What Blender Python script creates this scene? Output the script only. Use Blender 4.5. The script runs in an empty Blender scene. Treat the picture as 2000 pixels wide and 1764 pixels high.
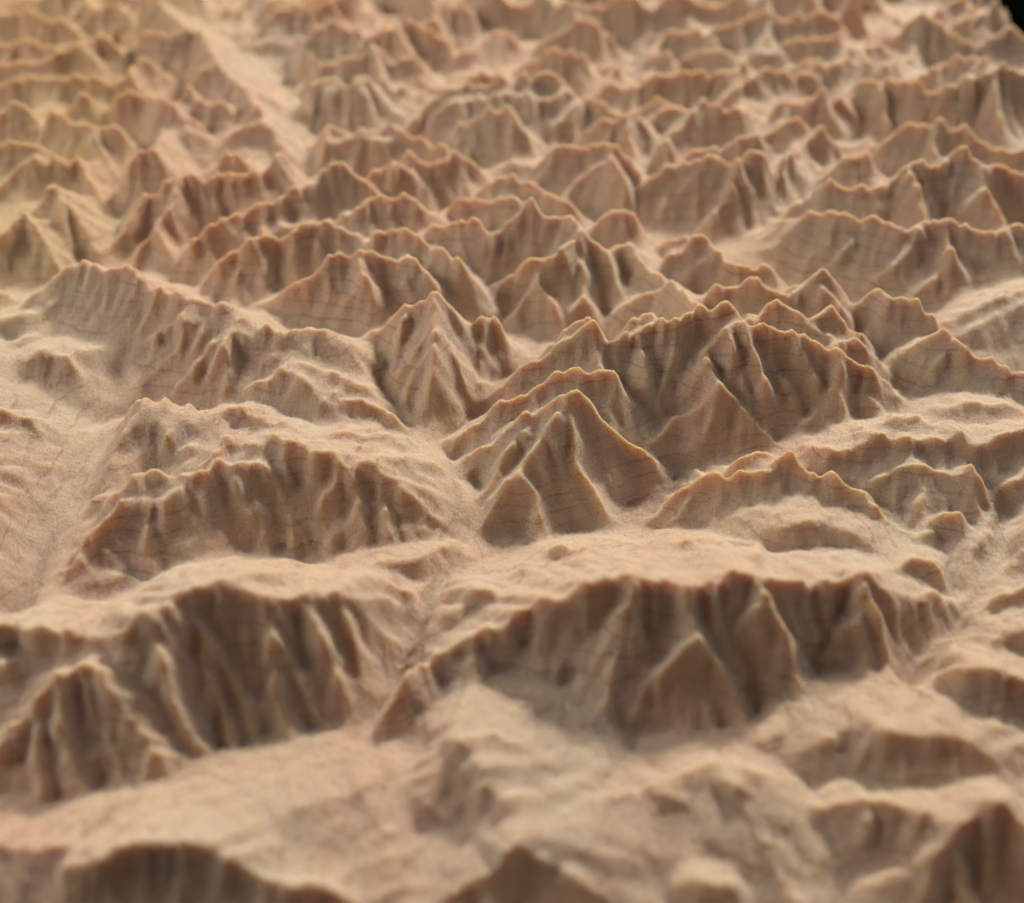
import bpy, math
import numpy as np

# ---------------------------------------------------------------- camera, light, exposure
S = 0.01                      # the working unit below is one centimetre
CH, PITCH, FPX = 20.0, 42.0, 2298.0      # camera height over the valley floors, tilt, focal length (px of 2000)
sc = bpy.context.scene
cam_d = bpy.data.cameras.new('camera')
cam = bpy.data.objects.new('camera', cam_d)
sc.collection.objects.link(cam)
cam.location = (0, 0, CH * S)
cam.rotation_euler = (math.radians(90 - PITCH), 0, 0)
cam_d.sensor_fit = 'HORIZONTAL'
cam_d.sensor_width = 36.0
cam_d.lens = 36.0 * FPX / 2000.0
cam_d.clip_start = 0.005
cam_d.clip_end = 20
cam_d.dof.use_dof = True
cam_d.dof.focus_distance = 0.292
cam_d.dof.aperture_fstop = 7.5
cam_d.dof.aperture_blades = 0
sc.camera = cam

w = bpy.data.worlds.new('World')
sc.world = w
w.use_nodes = True
w.node_tree.nodes['Background'].inputs['Color'].default_value = (0.80, 0.92, 1.0, 1)
w.node_tree.nodes['Background'].inputs['Strength'].default_value = 0.065

def area(name, az, el, dist, size, power, col, target=(0, 0.24, 0)):
    """az: 0 = straight behind the board (far side), negative = to the left"""
    d = bpy.data.lights.new(name, 'AREA')
    d.shape = 'RECTANGLE'; d.size, d.size_y = size
    d.energy = power; d.color = col
    o = bpy.data.objects.new(name, d); sc.collection.objects.link(o)
    a, e = math.radians(az), math.radians(el)
    v = (math.sin(a) * math.cos(e), math.cos(a) * math.cos(e), math.sin(e))
    o.location = [target[i] + v[i] * dist for i in range(3)]
    from mathutils import Vector
    o.rotation_euler = Vector(v).to_track_quat('Z', 'Y').to_euler()
    return o
area('window_light', 30, 36, 1.6, (0.24, 0.24), 43, (1.0, 0.94, 0.84))
area('sky_window_light', 78, 44, 1.9, (1.0, 0.8), 8.5, (0.88, 0.95, 1.0))
area('side_window_light', -82, 36, 0.85, (0.4, 0.3), 6.5, (1.0, 0.96, 0.90), (-0.08, 0.22, 0))

sc.view_settings.view_transform = 'Standard'
sc.view_settings.look = 'None'
sc.view_settings.exposure = -0.36
sc.view_settings.gamma = 1.0
sc.view_settings.use_curve_mapping = False
sc.render.engine = 'CYCLES'

# ---------------------------------------------------------------- helpers
rng = np.random.RandomState(7)
F32 = np.float32
P0 = math.radians(PITCH)

def kk(v):                     # tangent of the sight line's dip for a picture row
    return math.tan(P0 + math.atan((v - 882.0) / FPX))

def world(u, v, h):            # point of the relief seen at (u, v) with height h
    k = kk(v)
    y = (CH - h) / k
    depth = y * math.cos(P0) + (CH - h) * math.sin(P0)
    return ((u - 1000.0) / FPX * depth, y, h)

def hashv(ix, iy, s):
    n = (ix.astype(np.int64) * 374761393 + iy.astype(np.int64) * 668265263 + s * 974634777) & 0xffffffff
    n = ((n ^ (n >> 13)) * 1274126177) & 0xffffffff
    n = n ^ (n >> 16)
    return ((n & 0xffffff) / F32(0xffffff)).astype(F32)

def vnoise(x, y, lam, s=0):    # smooth value noise, -1..1
    x = x / lam; y = y / lam
    ix = np.floor(x); iy = np.floor(y)
    fx = (x - ix).astype(F32); fy = (y - iy).astype(F32)
    fx = fx * fx * fx * (fx * (fx * 6 - 15) + 10); fy = fy * fy * fy * (fy * (fy * 6 - 15) + 10)
    ix = ix.astype(np.int64); iy = iy.astype(np.int64)
    a = hashv(ix, iy, s); b = hashv(ix + 1, iy, s); c = hashv(ix, iy + 1, s); d = hashv(ix + 1, iy + 1, s)
    return ((a + (b - a) * fx) * (1 - fy) + (c + (d - c) * fx) * fy) * 2 - 1

def smax(a, b, k):
    h = np.clip(0.5 + 0.5 * (a - b) / k, 0, 1)
    return b + (a - b) * h + k * h * (1 - h)

# ---------------------------------------------------------------- the ridges of the carving
# every crest: list of (column, row, height in cm); heights over 8 give the row of the foot of the face instead.
# (slope in front, slope behind); "behind" is the left hand when walking along the crest
R = []
def rd(pts, tf=1.35, tb=1.35, gw=2.0, k=0.07):
    R.append((pts, tf, tb, k, gw))
#--- nearest rows
rd([(40,1830,.3),(90,1780,.8),(130,1700,1.5),(200,1668,1.9),(270,1645,2.1),(330,1642,2.1),(390,1645,2.1),(430,1680,1.9),(500,1716,1.6),(560,1720,1.5),(620,1732,1.3),(720,1790,.8)], 1.4, .62, 9)
rd([(-120,1640,1.0),(40,1655,1.1),(180,1640,1.5)], .6, .5)
rd([(850,1775,.8),(920,1722,1.2),(960,1690,1.5),(1010,1636,2.0),(1050,1672,1.7),(1080,1702,1.5),(1110,1700,1.5),(1130,1722,1.3),(1200,1770,.9)], 1.4, .55, 9)
rd([(420,1610,1.3),(600,1570,1.1),(700,1545,.9),(750,1620,.9),(770,1700,1.0),(800,1800,1.0)], .35, .35)
rd([(885,1438,1.7),(925,1468,1.8),(950,1520,1.8),(975,1570,1.8),(985,1615,1.8),(1010,1636,1.9)], 1.3, .34, 3)
rd([(840,1470,.9),(885,1438,1.6),(955,1425,1.7),(1011,1450,1.5),(1090,1505,1.2),(1180,1540,1.0)], .3, 1.3, 1.2)
rd([(1100,1540,1.0),(1200,1550,1.0),(1300,1520,1.1),(1380,1490,1.2),(1460,1492,1.2),(1495,1535,.9),(1500,1620,.6)], .30, .8)
rd([(1285,1578,.9),(1308,1552,1.3),(1335,1553,1.3),(1352,1588,.8)], 1.2, .5)
rd([(1400,1548,1.0),(1430,1538,1.4),(1462,1548,1.3),(1475,1572,.8)], 1.2, .5)
rd([(1350,1748,.7),(1375,1720,1.1),(1400,1725,1.0),(1420,1755,.5)], 1, .6)
rd([(1440,1560,1.0),(1490,1640,.8),(1520,1700,.6),(1570,1790,.4)], .9, .4)
rd([(925,1555,1.3),(870,1560,.7),(800,1590,.1)], .9, .9)
rd([(955,1530,1.5),(900,1560,1.0),(830,1600,.2)], .9, .9)
rd([(975,1580,1.4),(920,1610,.9),(850,1650,.2)], .9, .9)
rd([(930,1478,1.5),(870,1500,.9),(800,1540,.1)], .9, .9)
rd([(690,1450,.1),(720,1425,.5),(744,1405,.8),(780,1440,.2)], 1.2)
#--- long dark ridge, lower centre
rd([(690,1445,.05),(725,1385,.9),(775,1325,1.6),(831,1282,1420),(876,1266,1425),(913,1247,1430),(959,1220,1435),(989,1213,1438),(1021,1180,1442),(1056,1156,1452),(1117,1153,1468),(1154,1130,1478),(1207,1119,1488),(1240,1117,1490),(1275,1133,1490),(1312,1120,1490),(1346,1142,1485),(1375,1138,1480),(1424,1126,1472),(1462,1104,1465),(1490,1126,1455),(1526,1128,1448),(1563,1126,1438),(1639,1121,1420),(1684,1118,1408),(1706,1119,1400),(1725,1138,1395),(1740,1180,1.9),(1752,1250,1.0),(1768,1325,.2)], 1.5, .80)
rd([(831,1282,2.4),(845,1340,1.5),(862,1400,.5)], 1.5)
rd([(913,1247,2.5),(925,1310,1.7),(928,1370,.8)], 1.5)
rd([(1240,1130,3.0),(1226,1172,2.6),(1180,1205,2.2),(1139,1232,1.9),(1110,1262,1.5),(1083,1295,1.1)], 1.2)
rd([(1346,1142,3.0),(1358,1228,2.35),(1385,1270,1.9),(1410,1300,1.6),(1432,1345,1.1),(1450,1400,.3)], 1.3)
rd([(1358,1228,2.35),(1338,1262,1.9),(1300,1300,1.5),(1271,1326,1.2),(1241,1378,.5)], 1.3)
rd([(1490,1128,2.9),(1503,1171,2.5),(1533,1224,2.0),(1556,1265,1.6),(1570,1320,.9)], 1.3)
rd([(1503,1171,2.5),(1450,1209,1.9),(1424,1243,1.6),(1400,1290,1.0)], 1.3)
rd([(1684,1122,2.6),(1678,1141,2.5),(1682,1232,1.8),(1695,1288,1.2),(1706,1345,.6),(1714,1390,.1)], 1.3)
rd([(1682,1200,2.0),(1655,1220,1.7),(1631,1242,1.5),(1605,1275,1.1),(1580,1305,.8)], 1.3)
rd([(1620,1170,2.1),(1600,1180,1.9),(1560,1215,1.5)], 1.2)
rd([(1690,1140,2.4),(1714,1183,1.9),(1732,1235,1.3),(1745,1290,.7),(1758,1335,.2)], 1.4)
#--- ridge on the left, in front
rd([(-120,1240,2.2),(-40,1225,2.4),(0,1219,2.2),(23,1229,2.2),(60,1232,2.2),(105,1235,2.3),(188,1248,2.4),(241,1243,2.6),(263,1209,3.0),(282,1200,3.1),(301,1209,3.0),(324,1190,3.1),(342,1164,3.1),(370,1148,3.2),(399,1138,3.2),(429,1141,3.2),(455,1164,3.0),(485,1156,3.0),(516,1168,2.9),(546,1164,2.8),(591,1155,2.8),(602,1171,2.6),(625,1164,2.6),(659,1153,2.6),(688,1176,2.2),(714,1187,2.0),(744,1209,1.4),(770,1214,1.1),(812,1248,.1)], 1.45, .55, 1.1)
rd([(485,1156,3.0),(500,1195,2.7),(530,1232,2.3),(565,1275,1.8),(600,1335,1.1),(628,1405,.2)], 1.3)
rd([(342,1164,3.1),(365,1200,2.7),(395,1258,2.2),(405,1320,1.6),(430,1375,1.0),(452,1435,.3)], 1.3)
rd([(602,1171,2.6),(640,1240,1.8),(660,1300,1.1),(690,1365,.3)], 1.3)
rd([(659,1155,2.5),(690,1225,1.6),(715,1290,.8),(735,1330,.2)], 1.3)
rd([(282,1200,3.1),(305,1260,2.4),(325,1330,1.7),(355,1400,1.0),(385,1465,.2)], 1.3)
rd([(720,1195,1.7),(750,1260,.8),(770,1310,.1)], 1.3)
#--- knob at the left edge
rd([(-60,1480,.9),(0,1443,1.3),(30,1405,1.7),(75,1354,2.1),(113,1311,2.5),(162,1282,2.7),(188,1303,2.6),(211,1348,2.2),(241,1386,1.9),(278,1427,1.5),(301,1461,1.2),(331,1514,.6),(354,1550,.1)], 1.4, 1.0)
rd([(150,1290,2.6),(165,1350,2.2),(190,1400,1.9),(215,1450,1.6),(233,1475,1.4),(250,1530,.8),(262,1585,.1)], 1.2)
rd([(113,1311,2.4),(110,1390,1.8),(130,1450,1.3),(165,1530,.7),(195,1615,.05)], 1.3)
rd([(65,1365,2.0),(60,1450,1.3),(75,1540,.6),(100,1625,.05)], 1.3)
rd([(233,1475,1.4),(278,1495,1.0),(300,1540,.4)], 1.3)
rd([(-40,1300,1.8),(40,1290,1.6),(30,1340,1.1),(-30,1420,.5)], .8)
#--- left centre
rd([(75,1195,.05),(88,1140,.7),(112,1103,1.0),(147,1075,1.3),(161,1037,1.6),(185,1015,1.7),(210,984,1.9),(224,970,2.0),(255,974,1.9),(287,973,1.9),(312,966,2.0),(336,952,2.1),(360,932,2.2),(400,905,2.4),(424,886,2.5),(448,900,2.35),(475,894,2.35),(504,893,2.3),(539,928,1.9),(567,956,1.5),(597,982,1.1)], 1.35, 1.2)
rd([(225,955,1.7),(245,938,2.0),(287,921,2.1),(315,929,2.0),(350,914,2.2),(378,922,2.2)], .9, 1.3)
rd([(400,895,1.9),(424,868,2.2),(450,850,2.2),(480,857,2.2),(505,868,2.3),(532,847,2.5),(560,862,2.5),(580,866,2.4),(609,880,2.3),(625,885,2.2),(640,873,2.3),(661,895,2.2),(690,906,2.1),(708,900,2.1),(723,889,2.3),(741,917,2.0),(783,952,1.5),(818,977,1.1),(846,1001,.8),(888,1032,.3),(905,1055,.05)], 1.35, .7)
rd([(661,895,2.2),(650,935,1.8),(625,962,1.4),(603,985,1.1)], 1.3)
rd([(672,900,2.2),(690,960,1.5),(705,1020,.8)], 1.4)
rd([(723,889,2.3),(740,950,1.6),(760,1030,.7)], 1.4)
rd([(690,742,1.0),(650,760,1.4)], 1)
rd([(180,925,.9),(215,880,1.3),(245,857,1.5),(280,823,1.9),(301,826,1.9),(332,858,1.7),(367,882,1.6),(392,882,1.6),(420,868,1.7),(440,850,1.8)], 1.35, .3, .7)
rd([(85,1105,.15),(130,1030,.7),(165,955,1.1),(195,880,1.4),(224,795,1.9),(259,772,2.0),(290,774,2.0),(350,781,1.9),(400,790,1.8),(432,797,1.8)], .2, 1.35, .9)
rd([(60,1120,.05),(110,1050,.5),(150,970,.8),(180,890,1.0),(205,830,1.3)], 1.2)
rd([(428,800,1.9),(434,785,2.1),(462,781,2.2),(490,799,2.1),(504,795,2.2),(525,809,2.0),(574,830,1.9),(610,850,1.9)], 1.35, .9)
rd([(110,1100,1.0),(160,1110,.8),(250,1120,.6)], .8)
# saddle bumps
rd([(640,1130,.5),(700,1105,.8),(760,1090,.8),(820,1085,.8),(870,1070,.6),(900,1075,.4)], .9, .5)
rd([(700,1140,.5),(760,1130,.6),(820,1150,.3)], .9, .5)
#--- diagonal range, upper left to centre
rd([(20,600,.6),(60,575,1.2),(115,523,2.1),(155,500,2.4),(200,518,2.4),(245,520,2.4),(290,545,2.4),(340,568,2.3),(385,574,2.4),(430,588,2.4),(465,609,2.3),(518,631,2.2),(549,644,2.1),(570,637,2.2),(595,625,2.3),(630,637,2.1),(665,658,1.7),(702,690,1.0),(744,732,.15)], .8, .95)
rd([(120,545,1.8),(168,534,2.0),(196,533,2.0),(227,556,1.8),(250,585,1.5),(262,630,.9),(268,680,.4)], 1.2)
rd([(90,600,1.2),(130,570,1.5),(165,560,1.6),(185,575,1.5)], 1.2)
rd([(130,650,.5),(148,610,1.1),(172,590,1.4),(190,612,1.2),(215,655,.7),(240,705,.1)], 1.2)
rd([(245,700,.5),(266,672,1.0),(301,641,1.6),(329,616,2.0),(350,609,2.1),(371,621,2.1),(385,634,2.0),(406,658,1.9),(427,665,1.9),(441,655,2.0),(455,641,2.1),(469,651,2.0),(497,672,1.9),(532,691,1.8),(549,686,1.8),(575,712,1.6),(591,735,1.5)], 1.35, .8)
rd([(385,634,2.0),(395,680,1.5),(375,720,1.0),(350,745,.7)], 1.3)
rd([(350,615,2.0),(345,660,1.5),(315,700,1.0),(290,730,.6)], 1.3)
rd([(427,668,1.8),(445,700,1.5),(440,735,1.1),(432,775,.5)], 1.4)
rd([(475,765,.7),(486,750,1.1),(500,738,1.4),(525,739,1.5),(549,717,1.8),(574,727,1.7),(591,735,1.7),(595,756,1.5),(608,770,1.4),(623,789,1.2)], 1.35, .8)
rd([(591,735,1.7),(640,790,1.6),(700,850,1.4),(760,905,1.2),(820,960,.8),(890,1030,.15)], .9, .62, 2.5)
rd([(560,700,1.8),(610,710,1.7),(660,735,1.3)], 1, .8)
rd([(600,672,1.8),(650,700,1.4),(690,720,1.0)], 1, .8)
rd([(650,718,1.5),(678,739,1.3),(688,742,1.35),(713,746,1.2),(732,765,.8)], 1.0, .8)
rd([(670,778,1.3),(702,774,1.3),(727,781,1.2),(750,792,1.0),(765,802,.95),(775,815,.6)], 1.1, .8)
rd([(650,840,1.5),(681,833,1.6),(705,845,1.4),(722,858,1.2)], 1.1, .7)
rd([(728,843,1.1),(765,846,1.05),(797,874,.75),(812,895,.5)], 1.1, .8)
rd([(690,868,1.5),(702,863,1.6),(737,875,1.4),(766,902,1.0)], 1.1, .7)
#--- pointed peak left of centre
rd([(703,658,.5),(724,634,1.1),(752,613,1.6),(780,592,2.1),(804,581,2.4),(839,578,2.55),(853,571,2.65),(874,582,2.4),(892,609,2.0),(909,632,1.4),(922,655,1.0)], 1.4)
rd([(845,585,2.6),(839,602,2.45),(808,627,1.9),(780,658,1.3),(748,706,.4)], 1.4)
rd([(843,600,2.45),(839,634,2.1),(820,660,1.6),(804,682,1.2),(775,718,.6),(752,747,.1)], 1.4)
rd([(848,640,2.15),(846,662,1.9),(808,707,1.2),(790,745,.6),(775,785,.1)], 1.4)
rd([(843,598,2.5),(855,645,2.1),(888,688,1.5),(909,730,.9),(932,785,.1)], 1.35)
rd([(846,662,1.95),(850,720,1.3),(835,770,.6),(820,805,.1)], 1.5)
rd([(910,650,.9),(925,635,1.3),(940,616,1.6),(965,608,1.65),(979,623,1.5),(993,651,1.1),(1020,685,.3)], 1.3)
rd([(945,618,1.6),(948,680,.8),(940,730,.2)], 1.4)
#--- arcs above it
rd([(490,594,.2),(507,574,.8),(546,546,1.5),(588,528,1.8),(630,507,2.1),(644,491,2.3),(665,485,2.4),(697,480,2.5),(702,472,2.65),(716,476,2.55),(751,480,2.5),(772,497,2.3),(790,493,2.4),(807,500,2.3),(832,521,2.0),(853,555,1.4),(865,585,1.0)], 1.4)
rd([(697,480,2.5),(702,518,2.1),(680,547,1.6),(652,590,.9),(632,628,.1)], 1.4)
rd([(702,518,2.1),(722,550,1.6),(745,570,1.2)], 1.4)
rd([(790,493,2.4),(790,520,2.1),(765,552,1.6),(740,585,1.1),(712,642,.1)], 1.4)
rd([(832,521,2.0),(830,550,1.6),(812,580,1.1)], 1.4)
rd([(790,530,2.0),(800,570,1.4)], 1.4)
rd([(722,472,1.9),(732,443,2.3),(750,432,2.45),(765,427,2.55),(783,431,2.5),(804,444,2.4),(832,455,2.35),(849,469,2.2),(874,490,2.1),(902,507,1.9),(916,535,1.5),(940,568,.9),(954,600,.2)], 1.4)
rd([(384,556,.1),(406,518,1.0),(427,490,1.5),(455,469,1.8),(483,465,1.9),(497,452,2.0),(525,448,2.0),(560,444,2.1),(595,437,2.1),(623,423,2.3),(640,428,2.2),(658,428,2.2),(690,440,2.0),(715,462,1.7)], 1.4)
rd([(355,512,.1),(378,455,1.2),(402,430,1.6),(437,409,1.8),(472,399,1.9),(497,381,2.1),(514,371,2.2),(539,378,2.0),(553,364,2.1),(588,343,2.3),(616,336,2.3),(630,315,2.5),(665,307,2.6),(686,322,2.4),(713,340,2.0)], 1.4)
rd([(545,436,1.2),(588,416,1.6),(640,412,1.7),(697,395,2.0),(716,371,2.3),(741,374,2.2),(765,371,2.2),(800,366,2.3),(811,374,2.2),(832,385,2.0),(856,406,1.4)], 1.4)
rd([(716,372,2.2),(715,410,1.6)], 1.4)
rd([(764,376,2.1),(775,410,1.5)], 1.4)
rd([(826,442,1.5),(838,425,1.9),(853,416,2.1),(888,411,2.3),(926,415,2.3),(938,430,2.1),(951,452,1.7),(957,480,1.2),(962,515,.4)], 1.4)
rd([(938,450,1.6),(961,441,1.8),(986,428,2.0),(1000,413,2.2),(1021,405,2.4),(1035,381,2.75),(1052,399,2.5),(1077,416,2.3),(1098,409,2.4),(1112,403,2.5),(1122,421,2.4),(1136,430,2.35),(1129,450,2.2),(1105,468,2.1),(1084,486,2.0),(1060,486,2.0),(1035,487,2.0),(1021,502,1.7),(986,530,1.1),(962,555,.5)], 1.4)
rd([(1137,436,2.3),(1134,490,1.7),(1140,540,1.2),(1145,571,1.0),(1168,622,.1)], 1.4)
rd([(1142,566,1.05),(1120,590,.7),(1088,628,.05)], 1.4)
rd([(1080,487,2.0),(1062,510,1.7),(1047,530,1.5),(1020,565,.8),(1002,600,.1)], 1.4)
rd([(1047,530,1.5),(1065,560,1.0),(1085,600,.3)], 1.4)
rd([(1136,430,2.3),(1155,450,2.0),(1168,462,1.9),(1185,490,1.5),(1205,530,.9),(1215,565,.4)], 1.4)
rd([(1160,430,1.2),(1175,408,1.5),(1190,399,1.65),(1213,396,1.7),(1230,406,1.5),(1245,430,1.0),(1262,456,.4)], 1.2)
rd([(1190,480,1.4),(1215,470,1.5),(1231,459,1.7),(1240,486,1.5),(1266,521,1.3),(1294,532,1.5),(1315,546,1.7),(1346,569,2.2),(1370,586,2.6)], 1.35, 1.0)
rd([(1205,600,.4),(1225,575,.9),(1260,555,1.3),(1300,548,1.5)], 1.3)
#--- centre massif
rd([(933,780,.1),(965,735,1.0),(985,715,1.4),(1000,704,1.6),(1025,693,1.8),(1060,692,1.8),(1080,672,2.15),(1108,658,2.35),(1140,643,2.6),(1157,625,2.85),(1166,645,2.6),(1178,658,2.4),(1196,655,2.4),(1217,641,2.55),(1245,629,2.7),(1268,625,2.75),(1290,609,3.0),(1308,617,2.9),(1325,618,2.9),(1345,606,3.0),(1372,592,3.1),(1400,600,3.0),(1415,592,3.1),(1433,596,3.0),(1440,615,2.85)], 1.45)
rd([(1050,694,1.5),(1075,662,2.1),(1091,642,2.4),(1112,620,2.6),(1140,612,2.75),(1154,616,2.7)], 1.4)
rd([(1215,635,2.2),(1241,609,2.6),(1259,599,2.7),(1285,606,2.8)], 1.3)
rd([(1157,628,2.8),(1170,670,2.2),(1180,700,1.7)], 1.5)
rd([(1245,630,2.7),(1252,680,2.0),(1265,730,1.2)], 1.5)
rd([(868,860,.05),(888,833,.6),(915,822,.8),(951,795,1.2),(979,774,1.5),(1000,774,1.5),(1035,753,1.8),(1066,732,2.1),(1095,714,2.35),(1115,710,2.45),(1129,699,2.6),(1138,716,2.4),(1161,718,2.3),(1189,710,2.4),(1206,735,2.0),(1224,777,1.2),(1238,828,.2)], 1.45)
rd([(955,862,.9),(979,847,1.1),(1017,809,1.7),(1056,784,2.1),(1080,774,2.25),(1105,749,2.65),(1119,747,2.7),(1136,760,2.5),(1161,788,2.05),(1185,809,1.7),(1217,844,1.15),(1252,868,.75),(1273,884,.5),(1287,912,.1)], 1.45)
rd([(1112,765,2.55),(1103,788,2.3),(1078,822,2.0),(1063,836,1.85),(1045,876,1.5),(1021,908,1.2),(975,955,.75),(945,1010,.3),(930,1050,.05)], 1.4)
rd([(1075,828,1.95),(1084,840,1.8),(1085,880,1.3)], 1.5)
rd([(905,897,.3),(920,875,.6),(937,859,.85),(965,857,1.0),(986,857,1.1),(1017,837,1.4),(1045,833,1.7)], 1.3)
rd([(1010,845,1.35),(985,885,.9),(950,940,.4),(920,985,.1)], 1.3)
rd([(1119,752,2.6),(1118,820,1.9),(1129,890,1.2),(1150,920,.85),(1178,978,.1)], 1.4)
rd([(1021,910,1.2),(1050,945,.8),(1055,1000,.2)], 1.5)
#--- right massif
rd([(1412,634,2.8),(1432,632,2.8),(1450,624,2.9),(1468,634,2.75),(1489,630,2.75),(1517,627,2.8),(1531,634,2.7),(1552,628,2.75),(1573,641,2.6),(1597,650,2.45),(1615,662,2.3),(1636,672,2.2),(1655,672,2.2),(1678,682,2.0),(1706,700,1.7),(1734,728,1.2),(1751,753,.8),(1768,792,.1)], 1.35)
rd([(1412,634,2.8),(1384,664,2.4),(1370,686,2.1),(1338,704,1.8),(1321,721,1.5),(1300,726,1.4),(1273,762,.8),(1238,800,.2)], 1.3)
rd([(1375,688,2.1),(1391,722,1.8),(1400,745,1.6),(1370,777,1.25),(1321,803,.85),(1290,838,.45),(1262,868,.1)], 1.25)
rd([(1400,745,1.6),(1433,768,1.3),(1454,805,.9),(1489,833,.55),(1520,872,.05)], 1.25)
rd([(1420,634,2.75),(1430,697,2.0),(1450,735,1.5),(1480,760,1.1)], 1.35)
rd([(1457,628,2.85),(1475,683,2.2),(1496,725,1.7),(1530,742,1.4),(1550,775,.9),(1560,810,.5)], 1.35)
rd([(1552,630,2.7),(1565,670,2.2),(1583,697,1.8),(1597,735,1.3)], 1.35)
rd([(1530,742,1.4),(1580,745,1.2),(1610,775,.8),(1630,800,.5),(1645,830,.1)], 1.1)
rd([(1655,675,2.1),(1650,715,1.6),(1625,745,1.2),(1590,760,1.0)], 1.2)
rd([(1706,702,1.6),(1690,745,1.1),(1715,790,.4)], 1.2)
rd([(1560,830,.4),(1590,800,.7),(1640,790,.7),(1680,800,.4)], 1.0)
rd([(1435,625,2.3),(1475,603,2.6),(1500,588,2.7),(1517,580,2.8),(1545,594,2.6),(1575,611,2.4),(1594,609,2.35),(1625,591,2.45),(1643,602,2.2),(1664,622,1.8),(1680,650,1.2),(1690,680,.7)], 1.3)
rd([(1555,600,2.5),(1580,630,2.2),(1625,650,1.8)], 1.2)
rd([(1640,670,1.8),(1652,654,1.95),(1668,648,2.0),(1692,662,1.7),(1712,688,1.1)], 1.3)
rd([(1360,586,1.5),(1370,580,1.7),(1387,560,2.0),(1412,541,2.25),(1440,543,2.2),(1464,531,2.4),(1475,541,2.3),(1499,541,2.25),(1517,556,2.0),(1541,564,1.8),(1562,540,2.0),(1590,518,2.4),(1611,514,2.4),(1629,525,2.2),(1637,545,1.8),(1655,570,1.2),(1662,600,.5)], 1.35)
rd([(1595,520,2.4),(1608,549,2.0),(1629,567,1.7),(1645,595,1.2)], 1.3)
rd([(1272,525,.8),(1300,495,1.5),(1314,476,1.8),(1335,477,1.8),(1352,458,2.1),(1373,451,2.2),(1384,456,2.1),(1394,472,2.0),(1412,483,1.9),(1422,500,1.8),(1457,507,1.7),(1475,515,1.5),(1506,504,1.6),(1530,535,.8)], 1.35)
rd([(1412,485,1.9),(1370,507,1.5),(1345,530,1.1),(1325,550,.8)], 1.3)
rd([(1262,495,.5),(1285,465,1.0),(1302,451,1.3),(1321,458,1.3),(1350,452,1.4)], 1.3)
#--- right edge, middle rows
rd([(1500,432,.5),(1545,412,1.2),(1580,399,1.7),(1615,402,1.8),(1636,405,1.9),(1664,402,2.0),(1681,416,1.9),(1709,416,1.95),(1723,430,1.8),(1755,442,1.75),(1790,434,1.9),(1818,423,2.05),(1849,420,2.1),(1874,427,2.05),(1902,434,1.95),(1930,451,1.7),(1958,441,1.8),(1983,426,1.9),(2060,440,1.8),(2140,420,1.7)], .95, 1.3)
rd([(1600,402,1.8),(1630,440,1.3),(1600,475,.8)], 1.0)
rd([(1664,404,2.0),(1680,450,1.4),(1640,490,.9)], 1.0)
rd([(1800,440,1.8),(1780,480,1.3),(1740,515,.9),(1690,545,.4)], 1.0)
rd([(1850,422,2.0),(1860,480,1.3),(1830,530,.8),(1780,570,.3)], 1.0)
rd([(1860,480,1.3),(1885,530,.8),(1900,580,.2)], 1.0)
rd([(1508,418,.3),(1545,393,1.0),(1587,371,1.3),(1608,350,1.8),(1625,338,2.1),(1643,346,2.0),(1668,350,2.0),(1685,346,2.05),(1720,346,2.1),(1755,329,2.3),(1772,318,2.4),(1790,308,2.6),(1808,303,2.65),(1822,313,2.5),(1846,304,2.6),(1862,290,2.8),(1874,279,2.95),(1888,280,2.95),(1909,304,2.6),(1925,308,2.5),(1948,312,2.4),(1975,320,2.2),(2000,330,2.1),(2080,330,2)], 1.3)
rd([(1783,325,2.3),(1795,370,1.7),(1810,420,.8)], 1.3)
rd([(1925,312,2.4),(1922,350,1.9),(1905,375,1.5),(1875,395,1.1),(1850,415,.7)], 1.2)
rd([(1925,350,1.9),(1950,390,1.2),(1965,420,.7)], 1.2)
rd([(1612,336,.7),(1650,304,1.4),(1678,283,1.8),(1699,283,1.8),(1710,305,1.3),(1722,330,.6)], 1.3)
rd([(1718,280,1.1),(1748,253,1.6),(1762,240,1.8),(1786,227,2.1),(1800,240,1.9),(1818,238,1.95),(1835,224,2.2),(1848,232,2.1),(1862,246,1.8),(1890,234,2.0),(1905,246,1.8),(1930,262,1.5),(1944,280,1.2),(1975,288,1.1),(2060,270,1.3)], 1.3)
rd([(1840,230,2.0),(1830,265,1.4),(1800,290,.9)], 1.2)
rd([(1498,335,.6),(1522,300,1.4),(1541,280,1.9),(1552,284,1.8),(1562,300,1.5),(1580,342,.6)], 1.3)
rd([(1560,288,1.2),(1575,262,1.3),(1592,250,1.3),(1608,227,1.8),(1620,240,1.5),(1632,258,1.2),(1648,285,.5)], 1.3)
rd([(1500,250,.8),(1530,228,1.3),(1560,212,1.6),(1580,235,1.2),(1595,300,.3)], 1.3)
rd([(1213,397,.1),(1250,358,.9),(1280,336,1.3),(1300,320,1.6),(1321,305,1.8),(1345,297,2.0),(1366,296,2.1),(1387,289,2.25),(1405,294,2.2),(1429,311,1.9),(1443,305,2.0),(1468,283,2.35),(1490,290,2.1),(1500,320,1.5),(1512,380,.5),(1520,420,.1)], 1.3)
rd([(1392,292,2.2),(1400,328,1.8),(1372,372,1.2),(1345,405,.6),(1320,438,.05)], 1.3)
rd([(1370,374,1.2),(1385,405,.7),(1404,442,.05)], 1.3)
rd([(1443,306,2.0),(1436,340,1.6),(1432,362,1.3),(1405,400,.8),(1395,420,.6)], 1.3)
rd([(1445,308,2.0),(1465,360,1.3),(1497,418,.1)], 1.3)
rd([(1541,282,1.8),(1535,340,1.1),(1510,385,.5)], 1.3)
rd([(1345,292,1.1),(1380,282,1.4),(1415,270,1.7),(1445,258,1.95),(1478,256,1.9),(1500,275,1.4)], 1.3)
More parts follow.
